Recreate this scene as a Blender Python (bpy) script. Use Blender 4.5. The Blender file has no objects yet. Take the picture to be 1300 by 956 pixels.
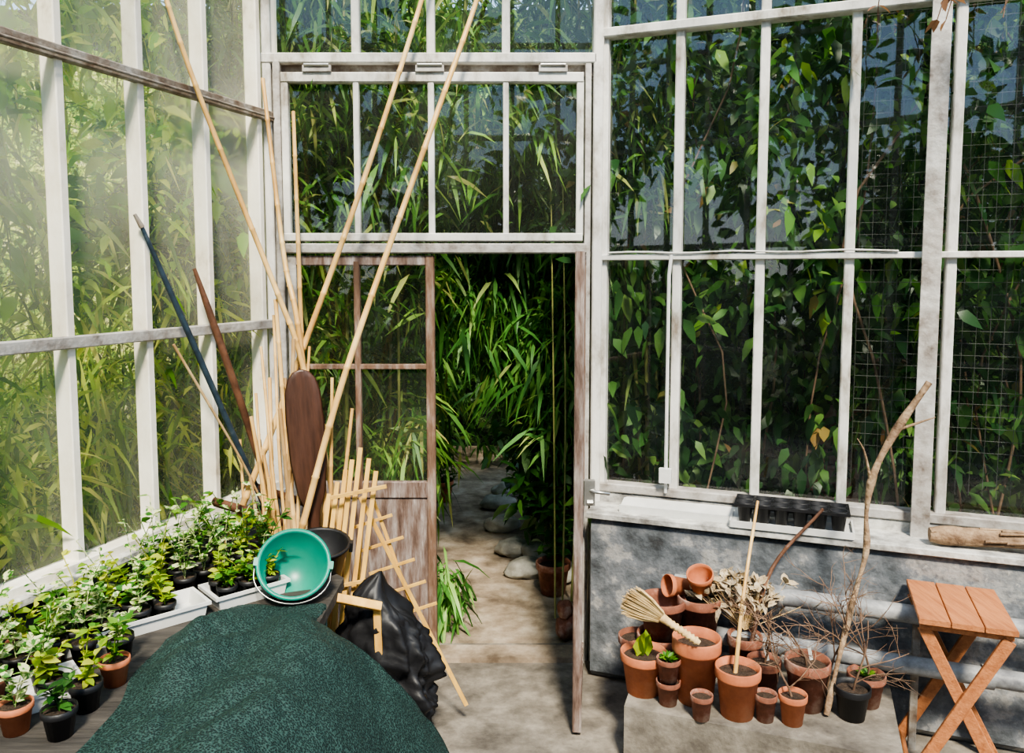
import bpy, math, random
import numpy as np
from mathutils import Vector, Matrix, noise
random.seed(7); rng=np.random.default_rng(11)
scene=bpy.context.scene
try: scene.view_settings.look='AgX - Medium High Contrast'
except Exception: pass
V=Vector
def link(o,parent=None):
    scene.collection.objects.link(o)
    if parent: o.parent=parent
    return o
# ------------------------------------------------------------ materials
def ramp(nt,fac,cols):
    r=nt.nodes.new('ShaderNodeValToRGB'); e=r.color_ramp.elements
    while len(e)<len(cols): e.new(0.5)
    for i,(p,c) in enumerate(cols):
        e[i].position=p; e[i].color=(*c,1)
    nt.links.new(fac,r.inputs[0]); return r
def newmat(name):
    m=bpy.data.materials.new(name); m.use_nodes=True; nt=m.node_tree; nt.nodes.clear()
    return m,nt,nt.nodes.new('ShaderNodeOutputMaterial')
def pmat(name,cols,scale=6,rough=.6,bump=.25,stretch=(1,1,1),metal=0,bscale=None,detail=7,spec=.4,dist=.02):
    m,nt,out=newmat(name); N=nt.nodes; K=nt.links.new
    tc=N.new('ShaderNodeTexCoord'); mp=N.new('ShaderNodeMapping'); mp.inputs['Scale'].default_value=stretch
    K(tc.outputs['Object'],mp.inputs[0])
    n=N.new('ShaderNodeTexNoise'); n.inputs['Scale'].default_value=scale; n.inputs['Detail'].default_value=detail; n.inputs['Roughness'].default_value=.65
    K(mp.outputs[0],n.inputs['Vector'])
    r=ramp(nt,n.outputs[0],cols)
    b=N.new('ShaderNodeBsdfPrincipled'); K(r.outputs[0],b.inputs['Base Color'])
    b.inputs['Roughness'].default_value=rough; b.inputs['Metallic'].default_value=metal; b.inputs['Specular IOR Level'].default_value=spec
    if bump:
        n2=N.new('ShaderNodeTexNoise'); n2.inputs['Scale'].default_value=bscale or scale*3; n2.inputs['Detail'].default_value=5
        K(mp.outputs[0],n2.inputs['Vector'])
        bp=N.new('ShaderNodeBump'); bp.inputs['Strength'].default_value=bump; bp.inputs['Distance'].default_value=dist
        K(n2.outputs[0],bp.inputs['Height']); K(bp.outputs[0],b.inputs['Normal'])
    K(b.outputs[0],out.inputs[0]); return m
def leafmat(name,cols,transl=.4,rough=.45,varieg=None,vscale=60,light_patch=1.6,dim_tint=(.6,.65,.55)):
    m,nt,out=newmat(name); N=nt.nodes; K=nt.links.new
    g=N.new('ShaderNodeNewGeometry'); r=ramp(nt,g.outputs['Random Per Island'],cols)
    tc=N.new('ShaderNodeTexCoord'); n=N.new('ShaderNodeTexNoise'); K(tc.outputs['Object'],n.inputs['Vector'])
    col=r.outputs[0]
    if varieg:
        n.inputs['Scale'].default_value=vscale; r2=ramp(nt,n.outputs[0],[(.48,(0,0,0)),(.54,(1,1,1))])
        mx=N.new('ShaderNodeMixRGB'); K(r2.outputs[0],mx.inputs[0]); K(col,mx.inputs[1]); mx.inputs[2].default_value=(*varieg,1); col=mx.outputs[0]
    else:
        n.inputs['Scale'].default_value=light_patch; r2=ramp(nt,n.outputs[0],[(.38,dim_tint),(.62,(1.25,1.2,1.1))])  # clusters of light and shade painted into the leaf colour
        mx=N.new('ShaderNodeMixRGB'); mx.blend_type='MULTIPLY'; mx.inputs[0].default_value=1; K(col,mx.inputs[1]); K(r2.outputs[0],mx.inputs[2]); col=mx.outputs[0]
    b=N.new('ShaderNodeBsdfPrincipled'); b.inputs['Roughness'].default_value=rough; b.inputs['Specular IOR Level'].default_value=.35
    t=N.new('ShaderNodeBsdfTranslucent'); K(col,b.inputs['Base Color']); K(col,t.inputs[0])
    ms=N.new('ShaderNodeMixShader'); ms.inputs[0].default_value=transl; K(b.outputs[0],ms.inputs[1]); K(t.outputs[0],ms.inputs[2])
    K(ms.outputs[0],out.inputs[0]); return m
def glassmat(name,tint,r0,r1,milk0,milk1,milkcol=(.8,.82,.7),scale=1.2,zg=None):
    m,nt,out=newmat(name); N=nt.nodes; K=nt.links.new
    tr=N.new('ShaderNodeBsdfTransparent'); tr.inputs[0].default_value=(*tint,1)
    gl=N.new('ShaderNodeBsdfGlossy'); gl.inputs['Roughness'].default_value=.015
    lw=N.new('ShaderNodeLayerWeight'); lw.inputs[0].default_value=.5
    pw=N.new('ShaderNodeMath'); pw.operation='POWER'; pw.inputs[1].default_value=3; K(lw.outputs['Facing'],pw.inputs[0])
    m0=N.new('ShaderNodeMapRange'); m0.inputs[3].default_value=r0; m0.inputs[4].default_value=r1; K(pw.outputs[0],m0.inputs[0])
    m1=N.new('ShaderNodeMixShader'); K(m0.outputs[0],m1.inputs[0]); K(tr.outputs[0],m1.inputs[1]); K(gl.outputs[0],m1.inputs[2])
    df=N.new('ShaderNodeBsdfDiffuse'); df.inputs[0].default_value=(*milkcol,1)
    tc=N.new('ShaderNodeTexCoord'); n=N.new('ShaderNodeTexNoise'); n.inputs['Scale'].default_value=scale; n.inputs['Detail'].default_value=8; K(tc.outputs['Object'],n.inputs['Vector'])
    mr=N.new('ShaderNodeMapRange'); mr.inputs[1].default_value=.3; mr.inputs[2].default_value=.7; mr.inputs[3].default_value=milk0; mr.inputs[4].default_value=milk1; K(n.outputs[0],mr.inputs[0])
    fac=mr.outputs[0]
    if zg:
        sx=N.new('ShaderNodeSeparateXYZ'); K(tc.outputs['Object'],sx.inputs[0]); mz=N.new('ShaderNodeMapRange'); mz.inputs[1].default_value=1.4; mz.inputs[2].default_value=3.2; mz.inputs[3].default_value=zg[0]; mz.inputs[4].default_value=zg[1]; K(sx.outputs['Z'],mz.inputs[0])
        mu=N.new('ShaderNodeMath'); mu.operation='MULTIPLY'; K(fac,mu.inputs[0]); K(mz.outputs[0],mu.inputs[1]); fac=mu.outputs[0]
    m2=N.new('ShaderNodeMixShader'); K(fac,m2.inputs[0]); K(m1.outputs[0],m2.inputs[1]); K(df.outputs[0],m2.inputs[2])
    K(m2.outputs[0],out.inputs[0]); return m
M={}
M['paint']=pmat('white_paint',[(.3,(.20,.16,.12)),(.42,(.45,.43,.39)),(.5,(.60,.585,.55)),(.7,(.71,.70,.66))],7,.5,.3,(1,1,.5))
M['cream']=pmat('cream_paint',[(.28,(.34,.27,.18)),(.41,(.72,.66,.56)),(.6,(.85,.81,.72))],5,.5,.25,(1,1,.6))
M['rail']=pmat('rusty_rail',[(.3,(.09,.05,.03)),(.5,(.20,.165,.13)),(.7,(.36,.34,.31))],12,.6,.3)
M['greyrail']=pmat('grey_rail_paint',[(.3,(.14,.11,.09)),(.45,(.32,.295,.27)),(.7,(.52,.505,.48))],9,.55,.3)
M['oldwood']=pmat('weathered_door_wood',[(.32,(.06,.035,.025)),(.45,(.15,.10,.08)),(.58,(.26,.21,.19)),(.72,(.46,.42,.40))],9,.75,.5,(3,3,.5))
M['brownwood']=pmat('brown_door_edge',[(.3,(.07,.035,.02)),(.5,(.17,.10,.065)),(.75,(.38,.32,.28))],10,.75,.5,(2,2,.4))
M['plaster']=pmat('blue_grey_plaster',[(.32,(.035,.037,.04)),(.42,(.085,.095,.105)),(.52,(.155,.165,.18)),(.57,(.30,.295,.285)),(.64,(.17,.18,.19)),(.70,(.50,.48,.44))],4.5,.85,.6,dist=.03,detail=14)
M['ledge']=pmat('ledge_mortar',[(.32,(.12,.11,.10)),(.46,(.34,.33,.31)),(.6,(.60,.59,.55))],7,.85,.6,detail=12)
M['floor']=pmat('floor_concrete',[(.32,(.07,.06,.05)),(.5,(.16,.14,.115)),(.66,(.27,.24,.20))],6,.8,.5,detail=12)
M['path']=pmat('path_earth',[(.32,(.11,.08,.055)),(.5,(.27,.21,.15)),(.68,(.45,.38,.30))],5,.85,.5,detail=12)
M['soilg']=pmat('garden_soil',[(.3,(.03,.04,.015)),(.7,(.09,.11,.04))],3,.9,.5)
M['cane']=pmat('bamboo_cane',[(.3,(.38,.19,.055)),(.5,(.62,.38,.13)),(.7,(.78,.56,.26))],7,.4,.1,(1,1,.3))
M['cane2']=pmat('dull_cane',[(.3,(.20,.11,.045)),(.5,(.40,.25,.11)),(.7,(.55,.40,.22))],9,.5,.1,(1,1,.3))
M['trellis']=pmat('trellis_wood',[(.3,(.50,.26,.055)),(.6,(.75,.46,.12))],8,.5,.1,(2,2,.4))
M['bluepole']=pmat('dark_blue_pole',[(.35,(.012,.02,.03)),(.6,(.025,.045,.065)),(.75,(.12,.12,.12))],14,.45,.2)
M['brownpole']=pmat('brown_pole',[(.35,(.055,.025,.015)),(.65,(.17,.08,.045))],12,.5,.2)
M['paddle']=pmat('dark_paddle_wood',[(.3,(.03,.014,.009)),(.7,(.085,.038,.024))],9,.4,.15,(3,3,.4))
M['bucket']=pmat('green_plastic',[(.3,(.0,.17,.12)),(.7,(.01,.24,.17))],3,.35,0)
M['black']=pmat('black_plastic',[(.3,(.006,.006,.007)),(.7,(.014,.014,.016))],8,.5,.1)
M['whitep']=pmat('white_plastic',[(.3,(.52,.52,.50)),(.7,(.70,.70,.68))],6,.4,.05)
M['terra']=pmat('terracotta',[(.3,(.30,.09,.04)),(.5,(.46,.15,.065)),(.72,(.56,.25,.14))],6,.75,.15)
M['terra2']=pmat('old_terracotta',[(.3,(.10,.04,.025)),(.5,(.23,.085,.05)),(.68,(.44,.30,.24))],9,.8,.25,detail=10)
M['soil']=pmat('potting_soil',[(.3,(.02,.013,.008)),(.7,(.07,.045,.03))],40,.95,.8)
M['stool']=pmat('stool_wood',[(.3,(.28,.095,.035)),(.6,(.45,.18,.07))],7,.55,.2,(6,.6,6))
M['straw']=pmat('straw',[(.3,(.40,.25,.10)),(.7,(.72,.54,.28))],20,.7,.2)
M['burlap']=pmat('dry_flower_heads',[(.3,(.28,.20,.11)),(.7,(.60,.50,.35))],25,.9,.6)
M['bark']=pmat('dry_bark',[(.3,(.12,.07,.04)),(.5,(.26,.17,.10)),(.7,(.46,.34,.22))],14,.8,.6,(1,1,1))
M['twig']=pmat('twig',[(.3,(.08,.045,.03)),(.7,(.26,.16,.10))],14,.8,.1)
M['pipe']=pmat('grey_pipe_paint',[(.3,(.09,.09,.10)),(.5,(.23,.235,.24)),(.7,(.40,.40,.40))],9,.5,.2,detail=10)
M['stone']=pmat('pale_stone',[(.3,(.20,.19,.16)),(.7,(.55,.53,.47))],6,.85,.5)
M['metal']=pmat('steel',[(.3,(.35,.34,.32)),(.7,(.6,.6,.58))],10,.35,.1,metal=.9)
M['wire']=pmat('wire',[(.3,(.06,.06,.055)),(.7,(.12,.12,.11))],10,.5,0)
M['brick']=pmat('old_brick',[(.3,(.16,.06,.04)),(.5,(.35,.15,.10)),(.7,(.5,.36,.28))],9,.9,.5)
M['plank']=pmat('staging_plank',[(.3,(.02,.018,.016)),(.7,(.075,.065,.055))],6,.85,.4,(.4,3,3))
M['hedgeL']=pmat('far_sunlit_hedge',[(.36,(.04,.11,.01)),(.45,(.22,.42,.03)),(.54,(.58,.72,.08)),(.64,(.95,.95,.45))],9,.9,1,detail=10,dist=.2)  # sunlit highlights put into the colour of the hedge backing
M['hedgeD']=pmat('far_shaded_hedge',[(.38,(.003,.007,.003)),(.5,(.014,.035,.010)),(.6,(.06,.12,.03)),(.68,(.20,.30,.09))],7,.95,1,detail=10,dist=.2)  # deep shade put into the colour of the dark backdrop sheets
M['culm']=pmat('living_bamboo_culm',[(.3,(.12,.15,.035)),(.7,(.34,.32,.12))],6,.4,.1)
M['label']=M['whitep']
m,nt,out=newmat('green_shade_net'); N=nt.nodes; K=nt.links.new
tc=N.new('ShaderNodeTexCoord'); vo=N.new('ShaderNodeTexVoronoi'); vo.inputs['Scale'].default_value=190; K(tc.outputs['Object'],vo.inputs['Vector'])
r=ramp(nt,vo.outputs['Distance'],[(.0,(.001,.003,.003)),(.4,(.006,.018,.016)),(.75,(.028,.062,.054))])
b=N.new('ShaderNodeBsdfPrincipled'); K(r.outputs[0],b.inputs['Base Color']); b.inputs['Roughness'].default_value=.65; b.inputs['Specular IOR Level'].default_value=.25
bp=N.new('ShaderNodeBump'); bp.inputs['Strength'].default_value=.7; bp.inputs['Distance'].default_value=.004; K(vo.outputs['Distance'],bp.inputs['Height']); K(bp.outputs[0],b.inputs['Normal']); K(b.outputs[0],out.inputs[0]); M['tarp']=m
M['glassL']=glassmat('sun_haze_glass',(1,1,.95),.015,.25,.03,.20,(.95,.93,.74),.9,(.5,2.5))  # veil of sun haze painted as milky diffuse, stronger towards the top
M['glassD']=glassmat('door_glass',(.96,.99,.96),.075,.5,.0,.025)
M['glassR']=glassmat('window_glass',(.95,.98,.96),.10,.5,.0,.012,(.6,.7,.7))
L_sun=leafmat('leaf_sunlit',[(0,(.12,.34,.008)),(.35,(.30,.58,.02)),(.7,(.58,.78,.04)),(1,(.90,.90,.18))],.58,dim_tint=(.32,.45,.25))  # sunlit brightness put into the leaf colour
L_bamY=leafmat('leaf_bamboo_sunlit',[(0,(.07,.19,.01)),(.4,(.28,.47,.03)),(.75,(.62,.70,.10)),(1,(.95,.86,.30))],.58,dim_tint=(.28,.4,.22))  # bamboo leaf with sunlit yellow put into its colour
L_bam=leafmat('leaf_bamboo',[(0,(.04,.13,.018)),(.45,(.11,.27,.04)),(.85,(.28,.46,.09)),(1,(.60,.58,.22))],.42,dim_tint=(.35,.42,.35))
L_bamG=leafmat('leaf_bamboo_green',[(0,(.03,.12,.025)),(.5,(.085,.25,.05)),(.9,(.22,.43,.10)),(1,(.42,.52,.18))],.35,dim_tint=(.45,.5,.45))
L_bamD=leafmat('leaf_bamboo_shade',[(0,(.03,.10,.02)),(.5,(.08,.22,.04)),(1,(.24,.42,.10))],.35,dim_tint=(.35,.42,.35))  # bamboo leaf with shade put into its colour
L_vine=leafmat('leaf_vine',[(0,(.02,.075,.022)),(.45,(.055,.15,.035)),(.85,(.13,.27,.06)),(.97,(.25,.40,.09)),(1,(.42,.20,.08))],.4,.35,light_patch=1.2,dim_tint=(.35,.42,.40))
L_dark=leafmat('leaf_glossy_dark',[(0,(.015,.065,.015)),(.6,(.045,.15,.03)),(1,(.13,.30,.06))],.3,.3)
L_var=leafmat('leaf_variegated',[(0,(.03,.13,.015)),(.5,(.075,.22,.03)),(1,(.16,.34,.05))],.3,.4,(.68,.72,.36),55)
L_grn=leafmat('leaf_fresh',[(0,(.05,.18,.02)),(.6,(.12,.32,.03)),(1,(.40,.54,.06))],.35)
L_yel=leafmat('leaf_yellowgreen',[(0,(.24,.42,.02)),(.6,(.48,.60,.04)),(1,(.74,.72,.10))],.4)
L_dry=leafmat('leaf_dry',[(0,(.22,.10,.05)),(1,(.45,.24,.12))],.3)
# ------------------------------------------------------------ mesh builder
class MB:
    def __init__(s): s.v=[];s.f=[];s.mi=[];s.sm=[];s.mats=[]
    def m(s,mat):
        if mat not in s.mats: s.mats.append(mat)
        return s.mats.index(mat)
    def add(s,vs,fs,mat,smooth=False):
        o=len(s.v); s.v+= [tuple(x) for x in vs]; k=s.m(mat)
        for f in fs: s.f.append(tuple(i+o for i in f)); s.mi.append(k); s.sm.append(smooth)
        return s
    def beam(s,p0,p1,w,d,side,mat):
        p0=V(p0);p1=V(p1);ax=(p1-p0).normalized(); sd=V(side); sd=(sd-ax*sd.dot(ax)).normalized(); t=ax.cross(sd)
        c=min(w,d)*.12; vs=[]
        prof=[(-w/2+c,-d/2),(w/2-c,-d/2),(w/2,-d/2+c),(w/2,d/2-c),(w/2-c,d/2),(-w/2+c,d/2),(-w/2,d/2-c),(-w/2,-d/2+c)]
        for p in (p0,p1):
            for a,b_ in prof: vs.append(p+sd*a+t*b_)
        fs=[(i,(i+1)%8,8+(i+1)%8,8+i) for i in range(8)]+[tuple(range(7,-1,-1)),tuple(range(8,16))]
        return s.add(vs,fs,mat)
    def box(s,c,sz,mat,R=None):
        c=V(c); x,y,z=[a/2 for a in sz]; ax=[V((1,0,0)),V((0,1,0)),V((0,0,1))]
        if R is not None: ax=[R@a for a in ax]
        return s.beam(c-ax[2]*z,c+ax[2]*z,sz[0],sz[1],ax[0],mat)
    def tube(s,pts,rad,mat,n=8,caps=True):
        pts=[V(p) for p in pts]; vs=[];fs=[]
        if not hasattr(rad,'__len__'): rad=[rad]*len(pts)
        ref=V((.3,.9,.1)).normalized(); 
        t0=(pts[-1]-pts[0]).normalized()
        if abs(t0.dot(ref))>.9: ref=V((1,0,0))
        for i,p in enumerate(pts):
            t=(pts[min(i+1,len(pts)-1)]-pts[max(i-1,0)]).normalized()
            a=(ref-t*ref.dot(t)); 
            a=a.normalized() if a.length>1e-4 else V((1,0,0)); b_=t.cross(a)
            for k in range(n):
                q=2*math.pi*k/n; vs.append(p+(a*math.cos(q)+b_*math.sin(q))*rad[i])
        for i in range(len(pts)-1):
            for k in range(n):
                k2=(k+1)%n; fs.append((i*n+k,i*n+k2,(i+1)*n+k2,(i+1)*n+k))
        s.add(vs,fs,mat,True)
        if caps:
            s.add(vs[:n],[tuple(range(n-1,-1,-1))],mat); s.add(vs[-n:],[tuple(range(n))],mat)
        return s
    def lathe(s,prof,mat,Mx=None,n=28,close=False):
        Mx=Mx or Matrix.Identity(4); vs=[];fs=[]
        for r_,z in prof:
            for k in range(n):
                q=2*math.pi*k/n; vs.append(Mx@V((r_*math.cos(q),r_*math.sin(q),z)))
        for i in range(len(prof)-1):
            for k in range(n):
                k2=(k+1)%n; fs.append((i*n+k,i*n+k2,(i+1)*n+k2,(i+1)*n+k))
        s.add(vs,fs,mat,True)
        return s
    def disc(s,r_,z,mat,Mx=None,n=28,wob=0):
        Mx=Mx or Matrix.Identity(4)
        vs=[Mx@V((0,0,z+wob))]+[Mx@V((r_*math.cos(2*math.pi*k/n),r_*math.sin(2*math.pi*k/n),z)) for k in range(n)]
        return s.add(vs,[(0,1+k,1+(k+1)%n) for k in range(n)],mat,True)
    def leaf(s,b_,d,L,W,mat,droop=.25):
        b_=V(b_); d=V(d).normalized(); up=V((random.gauss(0,.35),random.gauss(0,.35),1)); sd=d.cross(up).normalized(); nn=sd.cross(d)
        T=[(0,0,0),(.3,-.5,.06),(.3,0,0),(.3,.5,.06),(.68,-.36,.05),(.68,0,0),(.68,.36,.05),(1,0,0)]
        vs=[b_+d*(x*L)+sd*(y*W)+nn*(z*L)-V((0,0,droop*L*x*x)) for x,y,z in T]
        return s.add(vs,[(0,1,2),(0,2,3),(1,4,5,2),(2,5,6,3),(4,7,5),(5,7,6)],mat,True)
    def build(s,name,loc=(0,0,0),rot=(0,0,0),parent=None,auto=True):
        me=bpy.data.meshes.new(name); me.from_pydata(s.v,[],s.f); me.update()
        for m_ in s.mats: me.materials.append(m_)
        me.polygons.foreach_set('material_index',s.mi); me.polygons.foreach_set('use_smooth',s.sm)
        o=bpy.data.objects.new(name,me); o.location=loc; o.rotation_euler=rot; return link(o,parent)
def interp(pts,n):
    pts=[V(p) for p in pts]; out=[]
    if len(pts)==2: return [pts[0].lerp(pts[1],i/n) for i in range(n+1)]
    P=[pts[0]*2-pts[1]]+pts+[pts[-1]*2-pts[-2]]
    seg=len(pts)-1
    for i in range(n+1):
        t=i/n*seg; k=min(int(t),seg-1); u=t-k; a,b_,c,d=P[k:k+4]
        out.append(.5*((2*b_)+(c-a)*u+(2*a-5*b_+4*c-d)*u*u+(3*b_-a-3*c+d)*u**3))
    return out
def cane(mb,pts,r,mat,node=.22):
    ln=sum((V(pts[i+1])-V(pts[i])).length for i in range(len(pts)-1)); k=max(2,int(ln/node))
    q=interp(pts,k*4); rad=[]
    for i in range(len(q)):
        taper=1-.35*i/len(q); rad.append(r*taper*(1.22 if i%4==0 else 1.0))
    q2=[];r2=[]
    for i in range(len(q)):
        if i%4==0 and 0<i<len(q)-1:
            t=(q[i+1]-q[i-1]).normalized()*.006
            q2+=[q[i]-t,q[i],q[i]+t]; r2+=[rad[i]/1.2,rad[i],rad[i]/1.2]
        else: q2.append(q[i]); r2.append(rad[i] if i%4 else rad[i]/1.2)
    mb.tube(q2,r2,mat,8)
# ------------------------------------------------------------ bulk foliage
def leafcloud(name,base,dirs,L,W,mat,droop=.3,flat=.7):
    n=len(base); d=dirs/np.linalg.norm(dirs,axis=1,keepdims=True)
    up=np.array([0,0,1.])+rng.normal(0,flat,(n,3)); sd=np.cross(d,up); sd/=np.linalg.norm(sd,axis=1,keepdims=True)+1e-9
    nn=np.cross(sd,d)
    T=np.array([(0,0,0),(.28,-.5,.05),(.28,.5,.05),(.65,-.38,.04),(.65,.38,.04),(1,0,0)])
    x=T[:,0][None,:,None]; y=T[:,1][None,:,None]; z=T[:,2][None,:,None]
    Lx=L[:,None,None]; Wx=W[:,None,None]
    v=base[:,None,:]+x*Lx*d[:,None,:]+y*Wx*sd[:,None,:]+z*Lx*nn[:,None,:]
    v[:,:,2]-= (droop*L[:,None]*T[:,0][None,:]**2)
    F=np.array([(0,1,2),(1,3,4),(1,4,2),(3,5,4)]); f=(F[None]+np.arange(n)[:,None,None]*6).reshape(-1)
    me=bpy.data.meshes.new(name); me.vertices.add(n*6); me.vertices.foreach_set('co',v.reshape(-1).astype(np.float32))
    me.loops.add(len(f)); me.loops.foreach_set('vertex_index',f.astype(np.int32))
    me.polygons.add(len(f)//3); me.polygons.foreach_set('loop_start',np.arange(0,len(f),3,dtype=np.int32)); 
    me.update(calc_edges=True); me.validate(); me.materials.append(mat)
    o=bpy.data.objects.new(name,me); return o
def clusters(cen,k,spread,mean,jit,Lr,wr):
    n=len(cen)*k; base=np.repeat(cen,k,0)+rng.normal(0,spread,(n,3))
    md=np.repeat(rng.normal(0,.6,(len(cen),3))+np.array(mean),k,0); dirs=md+rng.normal(0,jit,(n,3))
    L=rng.uniform(*Lr,n); W=L*rng.uniform(wr*.8,wr*1.2,n); return base,dirs,L,W
def U(n,lo,hi): return rng.uniform(lo,hi,(n,3))
def LW(l,d,z): return V((-1.24-.3312*l+.9435*d, 4-.9435*l-.3312*d, z))   # d inward
uL=V((-.3312,-.9435,0)); nL=V((.9435,-.3312,0))
def RW(l,d,z): return V((.45+.9365*l-.3507*d, 4-.3507*l-.9365*d, z))
uR=V((.9365,-.3507,0)); nR=V((-.3507,-.9365,0))
def toworld(fn,a):
    if fn is LW: X=-1.24-.3312*a[:,0]+.9435*a[:,1]; Y=4-.9435*a[:,0]-.3312*a[:,1]
    else: X=.45+.9365*a[:,0]-.3507*a[:,1]; Y=4-.3507*a[:,0]-.9365*a[:,1]
    return np.stack([X,Y,a[:,2]],1)
def empty(name):
    o=bpy.data.objects.new(name,None); return link(o)
# ------------------------------------------------------------ room shell
def quad(name,pts,mat,parent=None,sub=0):
    return MB().add(pts,[(0,1,2,3)],mat).build(name,parent=parent)
MB().box((0,1,-.03),(9,6.3,.06),M['floor']).build('floor')
MB().box((0,6.7,-.04),(12,5.1,.06),M['path']).build('path_floor')
MB().box((0,4,-.12),(60,60,.06),M['soilg']).build('ground_garden')
mb=MB(); mb.beam(LW(-.05,-.06,.44),LW(4.6,-.06,.44),.16,.90,nL,M['plaster']); mb.beam(LW(0,.0,.905),LW(4.6,.0,.905),.2,.03,nL,M['ledge']); mb.build('wall_left')
mb=MB(); mb.beam(RW(.02,.06,.415),RW(3.4,.06,.415),.34,.83,nR,M['plaster']); mb.beam(RW(.0,.07,.835),RW(3.4,.07,.835),.37,.03,nR,M['ledge']); mb.beam(RW(.0,-.01,.87),RW(3.4,-.01,.87),.1,.06,nR,M['ledge']); mb.build('wall_right')
w=empty('window_1')
mb=MB()
for i in range(13):
    l=.10+i*.372
    mb.beam(LW(l,.02,.93),LW(l,.02,4.3),.034,.075,uL,M['cream'])
mb.beam(LW(-.02,.02,0),LW(-.02,.02,4.3),.07,.08,uL,M['cream'])
mb.build('glazing_bars',parent=w)
mb=MB()
mb.beam(LW(0,.055,2.78),LW(4.6,.055,2.78),.035,.05,nL,M['rail']); mb.beam(LW(0,.055,1.76),LW(4.6,.055,1.76),.035,.045,nL,M['greyrail'])
mb.beam(LW(0,.03,.935),LW(4.6,.03,.935),.07,.04,nL,M['cream']); mb.beam(LW(0,.0,4.3),LW(4.6,0,4.3),.08,.08,nL,M['cream'])
mb.tube([LW(0,.085,2.77),LW(4.6,.085,2.77)],.006,M['rail'],6)
mb.build('rails',parent=w)
quad('pane',[LW(0,-.01,.93),LW(4.6,-.01,.93),LW(4.6,-.01,4.3),LW(0,-.01,4.3)],M['glassL'],w)
# door wall
w=empty('window_2'); X=V((1,0,0)); Yv=V((0,1,0)); Z=V((0,0,1)); y0=4.0
mb=MB(); P='paint'
mb.beam((-1.205,y0,0),(-1.205,y0,4.3),.045,.1,X,M[P]); mb.beam((-1.155,y0-.01,0),(-1.155,y0-.01,3.04),.035,.09,X,M['greyrail'])
mb.beam((.425,y0,0),(.425,y0,4.3),.05,.11,X,M[P]); mb.beam((.375,y0-.01,0),(.375,y0-.01,3.04),.03,.08,X,M['greyrail'])
mb.beam((-1.23,y0-.01,3.06),(.41,y0-.01,3.06),.05,.09,Z,M[P]); mb.beam((-1.2,y0,4.3),(.42,y0,4.3),.08,.1,Z,M[P])
mb.beam((-1.17,y0+.01,3.01),(.4,y0+.01,3.01),.06,.05,Z,M['rail'])
mb.beam((-1.14,y0-.02,2.135),(.37,y0-.02,2.135),.05,.09,Z,M['greyrail'])
for x in (-.77,-.40,-.03): mb.beam((x,y0,3.08),(x,y0,4.28),.04,.05,X,M[P])
mb.build('frame',parent=w)
mb=MB(); mb.beam((-1.13,y0-.04,2.965),(.35,y0-.04,2.965),.05,.05,Z,M[P]); mb.beam((-1.13,y0-.04,2.19),(.35,y0-.04,2.19),.04,.05,Z,M[P])
for x,wd in ((-1.115,.035),(-.765,.028),(-.398,.03),(-.03,.028),(.335,.035)): mb.beam((x,y0-.04,2.2),(x,y0-.04,2.95),wd,.04,X,M[P])
for x in (-.95,-.4,.2): mb.box((x,y0-.07,3.005),(.14,.015,.03),M['greyrail']); mb.tube([(x-.06,y0-.08,3.02),(x+.06,y0-.08,3.02)],.008,M['metal'],6)
mb.build('transom_sash',parent=w)
quad('pane_top',[(-1.2,y0+.01,3.08),(.42,y0+.01,3.08),(.42,y0+.01,4.28),(-1.2,y0+.01,4.28)],M['glassD'],w)
quad('pane_transom',[(-1.12,y0-.03,2.19),(.34,y0-.03,2.19),(.34,y0-.03,2.96),(-1.12,y0-.03,2.96)],M['glassD'],w)
def door(name,o,ax,parts,edge='brownwood'):
    e=empty(name); mb=MB(); o=V(o); ax=V(ax).normalized(); th=.04
    def vb(x,wd,z0,z1,mt): mb.beam(o+ax*x+Z*z0,o+ax*x+Z*z1,wd,th,ax,mt)
    def hb(z,h,x0,x1,mt): mb.beam(o+ax*x0+Z*z,o+ax*x1+Z*z,h,th*.9,Z,mt)
    W=parts
    vb(.022,.045,.02,2.1,M['greyrail']); vb(W-.022,.045,.02,2.1,M[edge]); vb(W*.47,.03,.9,2.07,M['brownwood'])
    hb(2.075,.05,.04,W-.04,M['oldwood']); hb(1.54,.026,.04,W-.04,M['brownwood']); hb(.905,.085,.04,W-.04,M['oldwood']); hb(.08,.11,.04,W-.04,M['oldwood'])
    c0=o+ax*.04; c1=o+ax*(W-.04); mb.beam(c0+Z*.5,c1+Z*.5,.74,.016,Z,M['oldwood'])
    mb.build('leaf',parent=e)
    quad('pane',[c0+Z*.95,c1+Z*.95,c1+Z*2.05,c0+Z*2.05],M['glassD'],e)
    return e
door('door_1',(-1.125,3.975,0),(1,0,0),.735)
e=door('door_2',(.352,3.93,0),(-.07,-.65,0),.66,'oldwood')
mb=MB(); mb.box((.335,3.36,1.06),(.05,.03,.11),M['metal']); mb.tube([(.34,3.35,1.07),(.36,3.33,1.07),(.40,3.33,1.065),(.42,3.34,1.06)],.008,M['metal']); mb.tube([(.325,3.34,1.02),(.35,3.34,1.02)],.01,M['metal']); mb.build('latch',parent=e)
MB().box((-.02,4.0,.015),(.76,.14,.03),M['path']).build('threshold')
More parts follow.
